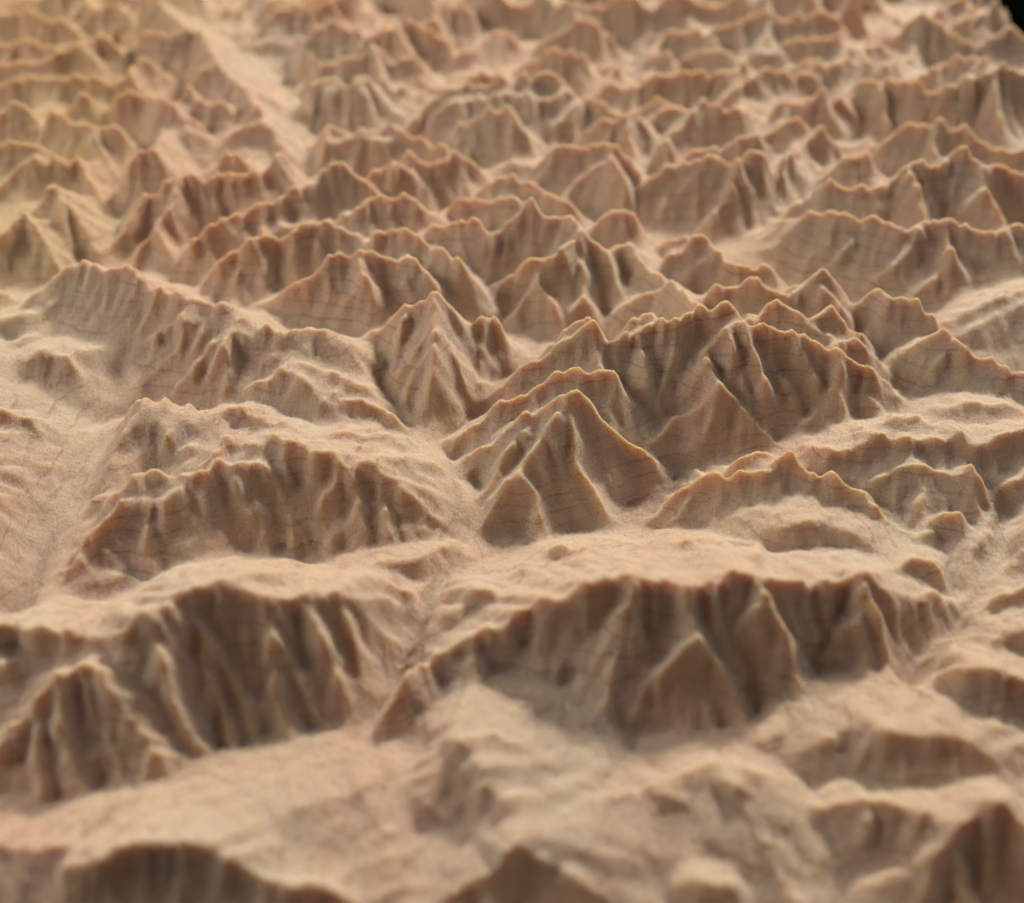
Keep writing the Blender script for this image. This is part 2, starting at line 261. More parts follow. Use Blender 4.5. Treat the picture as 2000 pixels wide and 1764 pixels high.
rd([(1280,275,.7),(1300,248,1.2),(1330,240,1.5),(1352,210,1.85),(1372,180,2.2),(1390,195,2.0),(1410,205,1.9),(1440,204,1.9),(1456,198,1.95),(1475,225,1.3),(1492,252,.6)], 1.3)
rd([(1392,192,.7),(1415,175,1.1),(1440,161,1.35),(1475,140,1.65),(1498,115,2.0),(1517,128,1.75),(1548,129,1.7),(1560,152,1.1)], 1.3)
rd([(1503,215,.7),(1520,195,1.2),(1541,181,1.5),(1560,184,1.5),(1582,180,1.6),(1606,165,1.85),(1618,196,1.2),(1640,238,.4)], 1.3)
rd([(1545,160,.9),(1560,140,1.3),(1575,132,1.4),(1600,145,1.1)], 1.3)
rd([(1628,200,.7),(1645,177,1.3),(1655,186,1.2),(1667,203,.9),(1680,238,.2)], 1.3)
rd([(1555,115,.9),(1570,105,1.2),(1590,104,1.4),(1600,114,1.5),(1620,120,1.5),(1650,100,1.8),(1662,97,1.85),(1672,120,1.2)], 1.3)
# crater cone
rd([(1722+36*math.cos(a), 106+21*math.sin(a), 1.55) for a in [i*math.pi/7 for i in range(15)]], .8, .8)
rd([(1722+62*math.cos(a), 104+38*math.sin(a), 1.25) for a in [math.pi*1.05+i*math.pi/8 for i in range(9)]], .9, .9)
rd([(1722,104,1.25),(1726,104,1.25)], .9, .9)
rd([(1666,165,.9),(1686,141,1.8),(1713,139,2.0),(1738,140,2.0),(1765,150,1.9),(1790,153,2.0),(1825,161,2.0),(1860,160,2.1),(1880,146,2.3),(1895,137,2.5),(1925,127,2.65),(1951,119,2.75),(2010,121,2.6)], 1.35)
for u_, v_, h_ in [(1720,142,1.9),(1790,154,2.0),(1845,160,2.0),(1898,138,2.4),(1945,121,2.6),(1985,121,2.6)]:
    rd([(u_,v_,h_),(u_+4,v_+45,h_*.6),(u_+16,v_+100,.15)], 1.5)
rd([(1778,152,1.1),(1800,130,1.4),(1818,118,1.65),(1846,105,1.85),(1870,99,2.0),(1895,98,2.05),(1918,103,2.1),(1940,118,2.2)], 1.2)
rd([(1730,88,.9),(1750,65,1.5),(1772,45,1.9),(1795,24,2.4),(1808,17,2.6),(1820,20,2.5),(1839,35,2.3),(1874,52,2.0),(1905,70,1.5),(1930,68,1.5),(1951,52,1.8),(1975,46,1.8),(2010,62,1.5)], 1.2)
rd([(1808,18,2.5),(1825,50,1.7),(1870,90,.8)], 1.2)
rd([(1865,35,1.1),(1890,28,1.3),(1920,12,1.5),(1940,-2,1.7),(1952,-8,1.6)], 1.2)
rd([(1830,10,1.2),(1855,-8,1.5),(1890,-15,1.5)], 1.2)
#--- upper middle
rd([(795,243,.4),(818,210,1.0),(832,190,1.3),(842,173,1.6),(860,165,1.75),(895,164,1.8),(916,150,2.0),(947,150,2.0),(972,138,2.2),(1000,140,2.2),(1021,130,2.35),(1036,140,2.2),(1052,133,2.2),(1087,132,2.2),(1112,147,1.9),(1130,170,1.4)], 1.35)
rd([(803,248,.3),(832,213,.95),(855,208,1.15),(877,196,1.4),(900,190,1.5),(923,178,1.7),(965,174,1.85),(985,165,1.95),(1000,161,2.0),(1028,168,1.9),(1050,178,1.7),(1087,171,1.75),(1105,161,1.85),(1126,171,1.65),(1150,192,1.2)], 1.35)
rd([(870,264,.3),(891,238,.9),(916,230,1.2),(930,218,1.45),(951,203,1.8),(965,206,1.8),(989,199,2.0),(1003,211,1.8),(1018,235,1.4),(1035,265,.9),(1062,315,.05)], 1.35)
rd([(989,200,1.95),(982,245,1.3),(965,312,.1)], 1.4)
rd([(1003,212,1.8),(1008,265,1.0),(1020,322,.1)], 1.4)
rd([(1028,170,1.9),(1042,205,1.4),(1052,235,.9),(1062,265,.4)], 1.3)
rd([(1130,178,1.6),(1108,212,1.1),(1087,240,.7),(1070,275,.2)], 1.3)
rd([(1132,192,1.2),(1142,172,1.6),(1154,168,1.75),(1171,182,1.6),(1196,203,1.3),(1215,208,1.3),(1238,209,1.4),(1255,235,.9)], 1.3)
rd([(1028,333,.1),(1045,318,.5),(1063,300,.95),(1087,277,1.5),(1115,270,1.7),(1140,267,1.8),(1155,268,1.8),(1170,264,1.9),(1192,260,2.05),(1203,272,1.9)], 1.35)
rd([(1200,266,1.95),(1197,292,1.6),(1170,310,1.2),(1140,328,.8),(1105,374,.05)], 1.35)
rd([(1197,290,1.6),(1210,320,1.1),(1227,372,.1)], 1.35)
rd([(1143,250,1.1),(1175,228,1.6),(1217,223,1.7),(1238,206,1.95),(1250,215,1.8),(1265,250,1.1),(1287,300,.3)], 1.3)
rd([(1205,270,1.8),(1235,300,1.1),(1255,345,.4)], 1.3)
rd([(1238,206,1.9),(1225,250,1.4),(1245,300,.7)], 1.3)
rd([(1240,200,1.1),(1262,186,1.5),(1297,181,1.6),(1330,188,1.4)], 1.3)
rd([(1262,315,.4),(1285,280,1.0),(1305,262,1.2)], 1.3)
rd([(1262,226,1.2),(1290,205,1.5),(1320,202,1.5),(1345,212,1.5)], 1.3)
rd([(1173,174,.8),(1185,155,1.25),(1196,147,1.4),(1217,157,1.25),(1245,154,1.4),(1266,143,1.55),(1297,140,1.55),(1325,135,1.6),(1352,133,1.65),(1384,126,1.75),(1415,128,1.65),(1440,121,1.7),(1461,107,1.8),(1475,126,1.2)], 1.3)
rd([(1018,120,.7),(1045,101,1.3),(1066,88,1.7),(1087,84,1.8),(1100,88,1.75),(1115,83,1.85),(1138,90,1.7),(1146,122,1.0),(1157,152,.2)], 1.3)
rd([(1055,72,.7),(1075,55,1.2),(1098,45,1.45),(1126,21,1.95),(1140,28,1.8),(1157,38,1.6),(1190,62,.9)], 1.3)
rd([(1180,150,.6),(1200,112,1.1),(1205,108,1.2),(1215,130,.7)], 1.3)
rd([(1260,108,.6),(1285,90,1.1),(1305,86,1.2),(1318,105,.6)], 1.3)
rd([(1370,62,.7),(1405,42,1.3),(1430,30,1.6),(1447,21,1.8),(1475,17,1.85),(1510,6,2.1),(1525,18,1.9),(1540,28,1.7),(1566,20,1.8),(1608,10,2.0),(1640,28,1.6),(1656,62,.8)], 1.3)
rd([(1503,92,.6),(1520,75,1.1),(1538,66,1.35),(1562,57,1.55),(1601,63,1.45),(1620,64,1.4),(1638,58,1.55),(1655,92,.7)], 1.3)
rd([(1325,107,.5),(1350,92,.9),(1373,83,1.15),(1395,88,1.1),(1419,82,1.25),(1436,110,.5)], 1.3)
rd([(1450,95,.6),(1475,80,1.0),(1500,50,1.5),(1515,15,1.9)], 1.3)
rd([(583,112,.3),(600,65,1.2),(612,45,1.6),(625,37,1.75),(650,30,1.95),(668,36,1.85),(692,40,1.8),(713,70,1.2),(734,55,1.5),(765,45,1.6),(800,25,1.9),(820,30,1.85),(846,42,1.7),(867,60,1.3),(885,112,.2)], 1.35)
rd([(500,60,.5),(525,20,1.3),(546,6,1.6),(575,3,1.6),(610,0,1.7),(640,-8,1.8)], 1.3)
rd([(590,162,.3),(612,120,1.1),(640,107,1.4),(664,101,1.55),(690,106,1.45),(706,101,1.55),(727,87,1.75),(751,98,1.5),(770,125,1.0),(790,105,1.3),(807,94,1.55),(825,115,1.1),(848,148,.2)], 1.35)
rd([(577,228,.2),(592,195,.8),(609,154,1.4),(630,145,1.5),(650,140,1.6),(672,160,1.4),(690,158,1.5),(706,126,1.85),(718,140,1.6),(732,160,1.3),(757,190,.8),(792,222,.05)], 1.35)
rd([(730,90,1.6),(750,140,1.0),(780,190,.3)], 1.4)
rd([(770,50,1.5),(800,90,1.1)], 1.4)
rd([(905,100,.5),(925,90,.8),(950,60,1.1),(985,45,1.2),(1010,75,.6)], 1.0)
rd([(600,175,.9),(640,165,1.3),(690,162,1.4)], 1.2)
rd([(602,320,.2),(612,290,.8),(616,273,1.2),(623,239,1.65),(647,227,1.8),(665,234,1.75),(682,252,1.5),(700,248,1.6),(720,241,1.7),(745,232,1.8),(762,227,1.9),(780,241,1.7),(800,255,1.5),(825,267,1.3),(845,280,1.2),(867,270,1.4),(888,290,.9)], 1.35)
rd([(615,300,.7),(625,266,1.4),(650,262,1.5),(692,255,1.6),(715,262,1.5),(740,262,1.5),(780,262,1.4)], 1.3)
rd([(783,318,1.0),(797,290,1.65),(814,304,1.5),(832,308,1.4),(867,308,1.35),(880,295,1.5),(897,287,1.65),(917,290,1.55),(937,308,1.2),(955,345,.3)], 1.3)
rd([(700,355,.9),(715,335,1.4),(744,315,1.6),(769,304,1.8),(782,310,1.7),(797,324,1.5),(825,350,.9),(842,384,.1)], 1.35)
rd([(772,308,1.7),(760,345,1.1),(745,375,.5)], 1.4)
rd([(948,352,1.1),(960,336,1.5),(975,326,1.7),(1000,321,1.85),(1017,336,1.6),(1040,352,1.4),(1063,364,1.4),(1080,372,1.35),(1098,381,1.3),(1122,386,1.2),(1150,416,.5)], 1.3)
rd([(856,398,.8),(880,385,1.1),(902,372,1.3),(940,371,1.5),(965,378,1.4),(1007,374,1.6),(1020,390,1.3)], 1.3)
rd([(680,405,1.2),(670,445,.7)], 1.2)
#--- upper left
rd([(300,-10,2.2),(330,20,2.0),(364,50,1.9),(392,61,1.9),(410,90,1.9),(427,115,1.9),(462,148,1.7),(472,164,1.75),(497,193,1.5),(515,225,1.3),(550,280,.7),(590,322,.05)], 1.2, .85)
rd([(250,60,1.3),(290,58,1.8),(311,52,2.0),(340,56,1.9),(364,52,2.0)], 1.3)
rd([(375,150,1.2),(395,129,1.6),(423,114,2.0),(445,135,1.7)], 1.3)
rd([(338,198,1.3),(350,175,1.7),(364,153,2.05),(381,182,1.6),(400,200,1.3),(420,192,1.5),(437,184,1.7),(456,212,1.1)], 1.35)
rd([(183,222,.5),(210,196,1.1),(228,184,1.4),(245,177,1.5),(255,171,1.65),(280,176,1.5),(301,178,1.6),(320,184,1.75),(350,204,1.6),(378,220,1.3),(385,240,.9)], 1.35)
rd([(438,264,.7),(450,246,1.1),(465,234,1.35),(488,229,1.4),(500,224,1.5),(516,240,1.2),(535,278,.4)], 1.3)
rd([(418,314,.7),(430,292,1.2),(441,280,1.45),(472,287,1.35),(495,302,.9)], 1.3)
rd([(248,392,.7),(276,367,1.25),(308,364,1.4),(325,343,1.8),(353,325,2.1),(378,329,2.1),(402,339,1.9),(420,323,2.1),(455,322,2.1),(472,326,2.1),(507,318,2.1),(528,301,2.3),(546,280,2.55),(567,301,2.1),(575,329,1.6),(585,350,1.0)], 1.35)
rd([(278,368,1.2),(245,428,.8),(215,468,.4),(188,505,.05)], 1.2)
rd([(345,335,1.8),(340,385,1.3),(302,432,1.05),(262,478,.55),(245,515,.05)], 1.2)
rd([(302,434,1.05),(325,468,.6),(348,520,.05)], 1.2)
rd([(400,342,1.8),(420,385,1.1)], 1.3)
rd([(242,352,.5),(250,320,1.1),(259,301,1.4),(280,290,1.6),(297,283,1.75),(315,297,1.5),(345,325,.7)], 1.3)
rd([(300,290,1.5),(320,250,1.0),(345,240,.9),(390,250,1.0)], 1.0)
rd([(-80,75,1.8),(0,69,1.85),(20,60,1.95),(38,56,2.05),(60,70,1.8),(105,77,1.75),(140,80,1.7),(168,73,1.8),(196,55,2.0),(213,60,1.9),(230,80,1.4)], 1.3)
rd([(-60,125,1.2),(10,116,1.4),(35,112,1.45),(80,105,1.5),(122,94,1.6),(157,84,1.7),(180,95,1.5),(200,140,.4)], 1.3)
rd([(-60,165,1),(17,148,1.3),(70,143,1.35),(115,140,1.35),(157,139,1.4),(210,144,1.3),(252,139,1.4),(262,115,1.6),(278,95,1.85),(292,105,1.6),(312,125,1.1)], 1.3)
rd([(-90,30,1.4),(-10,12,1.5),(40,8,1.6),(90,25,1.5),(120,30,1.4),(150,50,.9)], 1.2)
rd([(150,40,.9),(180,10,1.5),(215,-5,1.7),(250,20,1.4),(262,60,.7)], 1.2)
rd([(113,218,.6),(135,195,1.1),(150,182,1.35),(168,174,1.5),(198,190,1.0)], 1.3)
rd([(-30,240,.7),(0,212,1.2),(21,189,1.65),(45,197,1.4),(70,225,.9),(92,262,.2)], 1.2)
rd([(80,250,.8),(98,210,1.55),(122,217,1.45),(145,228,1.35),(168,231,1.35),(196,235,1.35),(225,239,1.3)], 1.3)
rd([(150,228,1.3),(178,285,.7),(212,342,.05)], 1.2)
rd([(168,232,1.3),(195,280,.8),(225,330,.1)], 1.2)
rd([(-60,278,1.4),(0,270,1.5),(45,265,1.55),(70,270,1.4),(100,294,1.15),(125,305,1.15),(148,290,1.25),(168,325,.85),(190,360,.5),(218,395,.05)], 1.25)
rd([(-20,350,.7),(25,322,.9),(45,302,1.2),(63,290,1.4),(80,305,1.1),(102,322,.8)], 1.25)
rd([(55,412,.7),(75,385,1.2),(98,350,1.7),(112,370,1.4),(140,405,1.0),(165,440,.6),(190,490,.05)], 1.2, 1.0)
rd([(110,372,1.3),(118,420,.8),(140,470,.2)], 1.2)
rd([(-40,480,.7),(0,448,1.1),(24,420,1.4),(49,402,1.6),(70,441,1.2),(98,490,.5),(122,525,.05)], 1.2)
rd([(-90,460,1.2),(0,486,1.05),(40,512,.8),(85,562,.05)], .9)
rd([(-60,540,.8),(10,560,.6),(50,590,.2)], .8)
#--- left edge, middle rows
rd([(-60,645,1.0),(0,621,1.2),(21,616,1.25),(45,609,1.35),(52,630,1.1),(68,668,.5)], 1.2, .5)
rd([(-60,680,1.0),(0,664,1.1),(35,655,1.15),(63,642,1.2),(75,665,.8)], 1.1)
rd([(10,728,.8),(40,705,1.2),(59,690,1.45),(70,679,1.6),(90,684,1.55),(115,690,1.5),(140,690,1.5),(161,690,1.5),(182,705,1.3),(196,732,.8),(216,762,.1)], 1.0, .5)
rd([(-200,680,2.6),(-185,800,2.7),(-175,950,2.6),(-165,1100,2.3),(-160,1250,2.0)], .6, .55, 9)
for q_ in ([(-60,690,2.2),(0,720,1.8),(60,770,1.3),(110,830,.8),(155,900,.2)], [(-60,785,2.2),(0,797,1.8),(52,815,1.35),(98,868,.8),(135,935,.2)],
           [(-60,850,2.1),(0,880,1.65),(40,920,1.2),(75,980,.7),(105,1025,.15)], [(-60,945,2.1),(0,970,1.5),(40,1010,1.0),(78,1065,.3)],
           [(-60,1040,1.9),(0,1065,1.3),(35,1100,.7),(62,1145,.1)], [(20,745,1.6),(80,840,.9),(125,905,.4)], [(0,840,1.6),(60,900,.95),(95,960,.4)]):
    rd(q_, .85, .75)
rd([(1838,630,.3),(1900,602,.8),(1960,573,1.2),(2050,545,1.5)], .8, .7)
rd([(1855,668,.3),(1930,622,.8),(2000,590,1.15),(2060,570,1.3)], .7, .7)
rd([(1560,440,.9),(1520,470,.5),(1490,480,.2)], .8)
#--- right edge, lower rows
rd([(1655,610,.7),(1672,588,1.2),(1685,574,1.5),(1713,556,1.85),(1741,574,1.7),(1776,571,1.9),(1811,588,1.7),(1825,598,1.6),(1833,620,1.1),(1842,640,.6)], 1.35)
rd([(1741,574,1.7),(1745,600,1.4),(1720,640,.9),(1700,665,.5)], 1.2)
rd([(1753,702,.5),(1780,669,1.2),(1808,652,1.6),(1829,648,1.75),(1843,633,2.0),(1857,641,1.9),(1881,665,1.7),(1909,686,1.5),(1930,683,1.6),(1948,682,1.7),(1965,704,1.4),(2000,722,1.2),(2060,735,1.1)], 1.1, 1.1)
rd([(1845,640,1.9),(1850,680,1.5),(1832,692,1.4)], 1.3)
rd([(1788,762,.2),(1804,727,.75),(1818,702,1.1),(1834,690,1.35),(1850,705,1.15),(1878,750,.4)], 1.2)
rd([(1798,816,.5),(1825,806,.8),(1860,791,1.1),(1909,780,1.3),(1955,787,1.25),(1985,800,1.0),(2050,812,.9)], .8, .6)
rd([(1700,838,.8),(1735,824,1.1),(1755,816,1.25),(1790,808,1.35),(1812,820,1.25),(1860,823,1.3),(1895,834,1.2),(1927,822,1.35),(1960,840,1.2)], .7, .9)
rd([(1560,900,.6),(1580,888,.9),(1604,868,1.25),(1650,876,1.25),(1682,876,1.3),(1697,855,1.6),(1713,840,1.8),(1741,848,1.75),(1769,858,1.65),(1808,854,1.65),(1842,851,1.65),(1874,836,1.8),(1885,850,1.7),(1905,866,1.5),(1940,860,1.55),(1979,837,1.8),(2040,830,1.8)], 1.3, .7)
rd([(1678,948,.6),(1695,930,.95),(1713,917,1.15),(1755,907,1.3),(1775,898,1.45),(1797,889,1.6),(1818,888,1.6),(1836,903,1.45),(1862,921,1.3),(1880,912,1.45),(1892,898,1.65),(1899,885,1.85),(1916,920,1.4),(1940,970,.8),(1962,1012,.2)], 1.3)
rd([(1818,890,1.55),(1828,930,1.2),(1845,985,.6)], 1.3)
rd([(1899,888,1.8),(1905,940,1.2),(1925,1010,.4)], 1.4)
rd([(1797,892,1.5),(1815,950,1.0),(1800,980,.8)], 1.1)
rd([(1818,1005,.8),(1832,998,1.0),(1850,996,1.05),(1870,990,1.15),(1877,1020,.8),(1890,1070,.2)], 1.4)
rd([(1780,1050,.4),(1800,1035,.7),(1822,1030,.8),(1835,1060,.4)], 1.3)
rd([(1288,978,.1),(1328,942,.7),(1350,924,.95),(1366,914,1.15),(1390,909,1.25),(1408,907,1.3),(1422,923,1.1),(1447,910,1.3),(1475,914,1.3),(1510,910,1.4),(1524,889,1.65),(1545,874,1.9),(1559,893,1.65),(1587,903,1.6),(1622,910,1.55),(1636,924,1.4),(1671,945,1.25),(1692,952,1.2),(1700,965,1.1),(1720,980,1.0),(1748,1005,.7),(1765,1026,.5),(1795,1046,.2)], 1.35)
rd([(1432,908,.8),(1447,890,1.15),(1464,875,1.4),(1485,871,1.4),(1503,871,1.4),(1528,882,1.4)], 1.2)
rd([(1475,1066,.4),(1500,1048,.7),(1528,1031,1.0),(1552,1022,1.15),(1580,1018,1.2),(1604,1022,1.15),(1625,1033,1.0),(1664,1036,1.05),(1685,1050,.85),(1706,1066,.7),(1716,1112,.2)], 1.3, .35)
rd([(1093,1082,.8),(1101,1070,1.05),(1112,1050,1.35),(1126,1060,1.2),(1140,1055,1.3),(1150,1072,1.1),(1162,1092,.7)], 1.4, 1.0)
rd([(1295,1076,.7),(1318,1058,1.0),(1335,1047,1.2),(1356,1047,1.2),(1378,1066,.95),(1398,1082,.6)], 1.3, .9)
rd([(1420,1095,.8),(1440,1080,.95),(1470,1090,.85)], 1.0, .8)
rd([(905,1170,1.1),(925,1152,1.4),(960,1152,1.5),(1000,1162,1.6)], 1.2, .7)
rd([(860,1222,.9),(895,1190,1.2),(925,1155,1.4)], 1.0, .6)
rd([(1712,1118,.7),(1730,1110,.9),(1750,1106,1.0),(1780,1089,1.2),(1804,1089,1.2),(1826,1092,1.1),(1842,1112,.7)], 1.3, .7)
rd([(1742,1205,.7),(1765,1196,.9),(1786,1190,1.05),(1800,1178,1.25),(1812,1164,1.45),(1830,1150,1.6),(1838,1133,1.85),(1850,1145,1.6),(1865,1160,1.25),(1887,1180,.8),(1905,1192,.4)], 1.4)
rd([(1838,1135,1.8),(1845,1190,1.1),(1860,1255,.1)], 1.4)
rd([(1902,1193,.1),(1925,1180,.5),(1947,1168,.85),(1970,1155,1.1),(2000,1140,1.3),(2080,1115,1.5)], 1.2, .9)
rd([(1900,1060,.6),(1960,1050,1.0),(2030,1020,1.3)], .5, .6)
rd([(1960,1080,.8),(2000,1060,1.1),(2050,1040,1.2)], .7)
rd([(1930,960,.4),(1975,930,1.1),(2040,900,1.5)], .9)
rd([(1798,1288,.1),(1835,1281,.35),(1870,1272,.6),(1915,1260,.85),(1947,1249,1.05),(1980,1234,1.25),(2060,1215,1.3)], 1.2, .5)
rd([(1800,1395,.2),(1820,1362,.7),(1840,1342,1.05),(1865,1322,1.4),(1887,1311,1.6),(1913,1298,1.85),(1940,1311,1.7),(1968,1327,1.5),(2000,1325,1.5),(2070,1330,1.4)], 1.3, .6)
rd([(1658,1482,.9),(1672,1465,1.1),(1690,1448,1.35),(1704,1434,1.6),(1722,1424,1.75),(1752,1434,1.65),(1774,1427,1.75),(1801,1439,1.65),(1830,1436,1.65),(1857,1435,1.65),(1895,1450,1.5),(1925,1466,1.4),(1950,1484,1.2),(1985,1540,.7)], 1.25, .4)
rd([(1465,1485,.2),(1503,1441,.8),(1530,1432,.9),(1560,1450,.8),(1594,1455,1.0),(1620,1440,1.25),(1650,1450,1.15),(1663,1478,.8)], 1.0, .45)
rd([(1545,1625,.5),(1600,1582,.9),(1650,1564,1.2),(1706,1555,1.45),(1755,1563,1.4),(1780,1570,1.4),(1808,1568,1.55),(1823,1574,1.5),(1849,1594,1.2),(1885,1625,.8)], 1.0, .8)
rd([(1780,1790,.4),(1827,1690,1.1),(1857,1642,1.5),(1887,1592,1.9),(1917,1572,2.1),(1945,1562,2.2),(1970,1552,2.3),(1996,1585,2.0),(2060,1640,1.5)], 1.5, 1.0)
rd([(1706,1558,1.4),(1690,1620,.9),(1640,1680,.4)], .7)
rd([(1700,1720,.5),(1760,1700,.7),(1800,1740,.4)], .6)

HF = .80
def spur(pts):
    """a rib that leaves a crest and falls to the valley at an even slope: heights follow from the slope"""
    def run(s):
        Q = [world(pts[0][0], pts[0][1], pts[0][2] * HF)]
        for n, (u, v, _) in enumerate(pts[1:]):
            x0, y0, h0 = Q[-1]
            lo, hi = -3.0, h0
            for _i in range(30):
                mid = (lo + hi) / 2
                x1, y1, _z = world(u, v, mid)
                if h0 - mid - s * math.hypot(x1 - x0, y1 - y0) > 0: lo = mid
                else: hi = mid
            Q.append(world(u, v, (lo + hi) / 2))
        return Q
    a, b = .5, .94
    for _i in range(22):
        m_ = (a + b) / 2
        if run(m_)[-1][2] > pts[-1][2] * HF: a = m_
        else: b = m_
    Q = run((a + b) / 2)
    (x0, y0, h0), (x1, y1, h1) = Q[-2], Q[-1]
    if h1 > .25:                                  # let it run out to the floor
        L = math.hypot(x1 - x0, y1 - y0) + 1e-6
        Q.append((x1 + (x1 - x0) / L * h1 / 1.25, y1 + (y1 - y0) / L * h1 / 1.25, -.1))
    return Q

# ---------------------------------------------------------------- the carved height field (cm)
XL, XR = -33.0, 20.75
YN, YF = 7.5, 64.0
NX = 1760
xs = np.linspace(XL, XR, NX).astype(np.float64)
ys = [YN]
while ys[-1] < YF:
    ys.append(ys[-1] + max(0.026, 0.00155 * ys[-1]))
ys = np.array(ys); ys = YN + (ys - YN) * (YF - YN) / (ys[-1] - YN)
NY = len(ys)
X, Y = np.meshgrid(xs, ys)
X = X.astype(F32); Y = Y.astype(F32)
WX = X + F32(.07) * vnoise(X, Y, .75, 11) + F32(.035) * vnoise(X, Y, .32, 12)
WY = Y + F32(.07) * vnoise(X, Y, .75, 13) + F32(.035) * vnoise(X, Y, .32, 14)

def ridged(x, y, lam, s):
    t = np.zeros_like(x); a = 1.0; w_ = 1.0
    for i in range(4):
        n = 1 - np.abs(vnoise(x, y, lam, s + i)); n = n * n
        t += a * n * w_; w_ = np.clip(n * 1.6, 0, 1); a *= .5; lam *= .5
    return t / 1.6

# land outside the traced window: free mountains of the same kind
rx = vnoise(X, Y, 6.0, 50) * 1.5
free = 2.3 * ridged(X * .9 + rx, Y + rx, 2.8, 60) - .5
dep = Y * math.cos(P0) + CH * math.sin(P0)
U = 1000 + FPX * X / dep
V = 882 + FPX * np.tan(np.arctan2(np.full_like(Y, CH - .8), Y) - P0)
edge = np.maximum(np.maximum(-U - 60, U - 2060) / 160.0, np.maximum(45 - V, V - 1830) / np.where(V < 800, 30, 160))
m = np.clip(edge, 0, 1); m = m * m * (3 - 2 * m)
base = -.42 + .25 * vnoise(X, Y, 3.0, 3) + .12 * vnoise(X, Y, 1.2, 4)
far = np.clip((420 - V) / 300, 0, 1) * (1.5 * ridged(X + rx, Y, 2.1, 80) - .4)
H = (base + np.maximum(far, 0)) * (1 - m) + m * free
H = H.astype(F32)

def lay(Z, P, tf, tb, kb, gw, notch=1.0):
    reach = P[:, 2].max() / min(tf, tb) + .8
    i0, i1 = np.searchsorted(xs, [P[:, 0].min() - reach, P[:, 0].max() + reach])
    j0, j1 = np.searchsorted(ys, [P[:, 1].min() - reach, P[:, 1].max() + reach])
    if i1 <= i0 or j1 <= j0: return
    x = WX[j0:j1, i0:i1]; y = WY[j0:j1, i0:i1]
    best = np.full(x.shape, -9, F32); bx = x.copy(); by = y.copy(); bd = np.zeros_like(x)
    for a, b in zip(P[:-1], P[1:]):
        dx, dy = b[0] - a[0], b[1] - a[1]
        L2 = dx * dx + dy * dy + 1e-9
        t = np.clip(((x - a[0]) * dx + (y - a[1]) * dy) / L2, 0, 1)
        qx = x - (a[0] + t * dx); qy = y - (a[1] + t * dy)
        d = np.sqrt(qx * qx + qy * qy)
        L = math.sqrt(L2)
        side = (dx * qy - dy * qx) / (L * (d + .02))          # +1 behind, -1 in front
        sl = tf + (tb - tf) * (.5 + .5 * np.clip(side * 1.3, -1, 1))
        drop = sl * d * np.where(sl < .8, F32(1), 1.12 - .07 * np.minimum(d, 2.0))
        drop += np.where(sl < .8, 1, 0) * np.maximum(d - gw, 0) * (.95 - sl)
        z = (a[2] + t * (b[2] - a[2])) - drop
        up = z > best
        best = np.where(up, z, best)
        bx = np.where(up, x - qx, bx); by = np.where(up, y - qy, by); bd = np.where(up, d, bd)
    hs = np.clip((best + bd) * F32(.6), .15, 1)
    best = best + hs * (F32(.075) * vnoise(bx, by, .50, 71) * np.exp(-bd * F32(.8)) + (F32(.13) - F32(.30) * np.abs(vnoise(bx, by, .34, 72)) + F32(.12) * vnoise(bx, by, .17, 73)) * np.exp(-bd * F32(1.7)))
    Z[j0:j1, i0:i1] = smax(Z[j0:j1, i0:i1], best, np.where(Z[j0:j1, i0:i1] < .1, F32(.22), F32(kb)))

Z = H.copy()
WP = []
CR = []                      # what has been laid so far: (column, row, height), so that spurs start on their crest
def note(pts, P):
    for (u0, v0, _), (u1, v1, _), p0, p1 in zip(pts[:-1], pts[1:], P[:-1], P[1:]):
        n = max(int(math.hypot(u1 - u0, v1 - v0) / 4), 1)
        for i in range(n):
            f = i / n; CR.append((u0 + (u1 - u0) * f, v0 + (v1 - v0) * f, p0[2] + (p1[2] - p0[2]) * f))
def spurlike(pts):
    vs = [p[1] for p in pts]; hs_ = [p[2] for p in pts]
    return 2 < len(pts) < 10 and all(b > a for a, b in zip(vs, vs[1:])) and all(b < a for a, b in zip(hs_, hs_[1:])) and hs_[0] - hs_[-1] > .7
for spurs_now in (False, True):
    for pts, tf, tb, kb, gw in R:
        sp = spurlike(pts)
        if sp != spurs_now: continue
        if sp:
            A = np.array(CR); d = np.hypot(A[:, 0] - pts[0][0], A[:, 1] - pts[0][1])
            near = d < 16
            h0 = A[near, 2].max() / HF if near.any() else pts[0][2]
            pts = [(pts[0][0], pts[0][1], h0)] + list(pts[1:])
            P = spur(pts); tf *= 1.15; tb *= 1.15
        else:
            P = []
            for u, v, h in pts:
                if h > 8:
                    k1, k2 = kk(v), kk(h)
                    h = CH * (1 - k1 / k2) / (1 + k1 / 1.05)
                else: h *= HF
                P.append(world(u, v, h))
        note(pts, P)
        WP.append((np.array(P), tf, tb, kb, gw, not sp))

for w_ in WP:
    g = 1.0 if w_[1] < 1.05 or not w_[5] else 1.14
    lay(Z, w_[0], w_[1] * g, w_[2] * (g if w_[2] > 1.05 else 1), *w_[3:5])

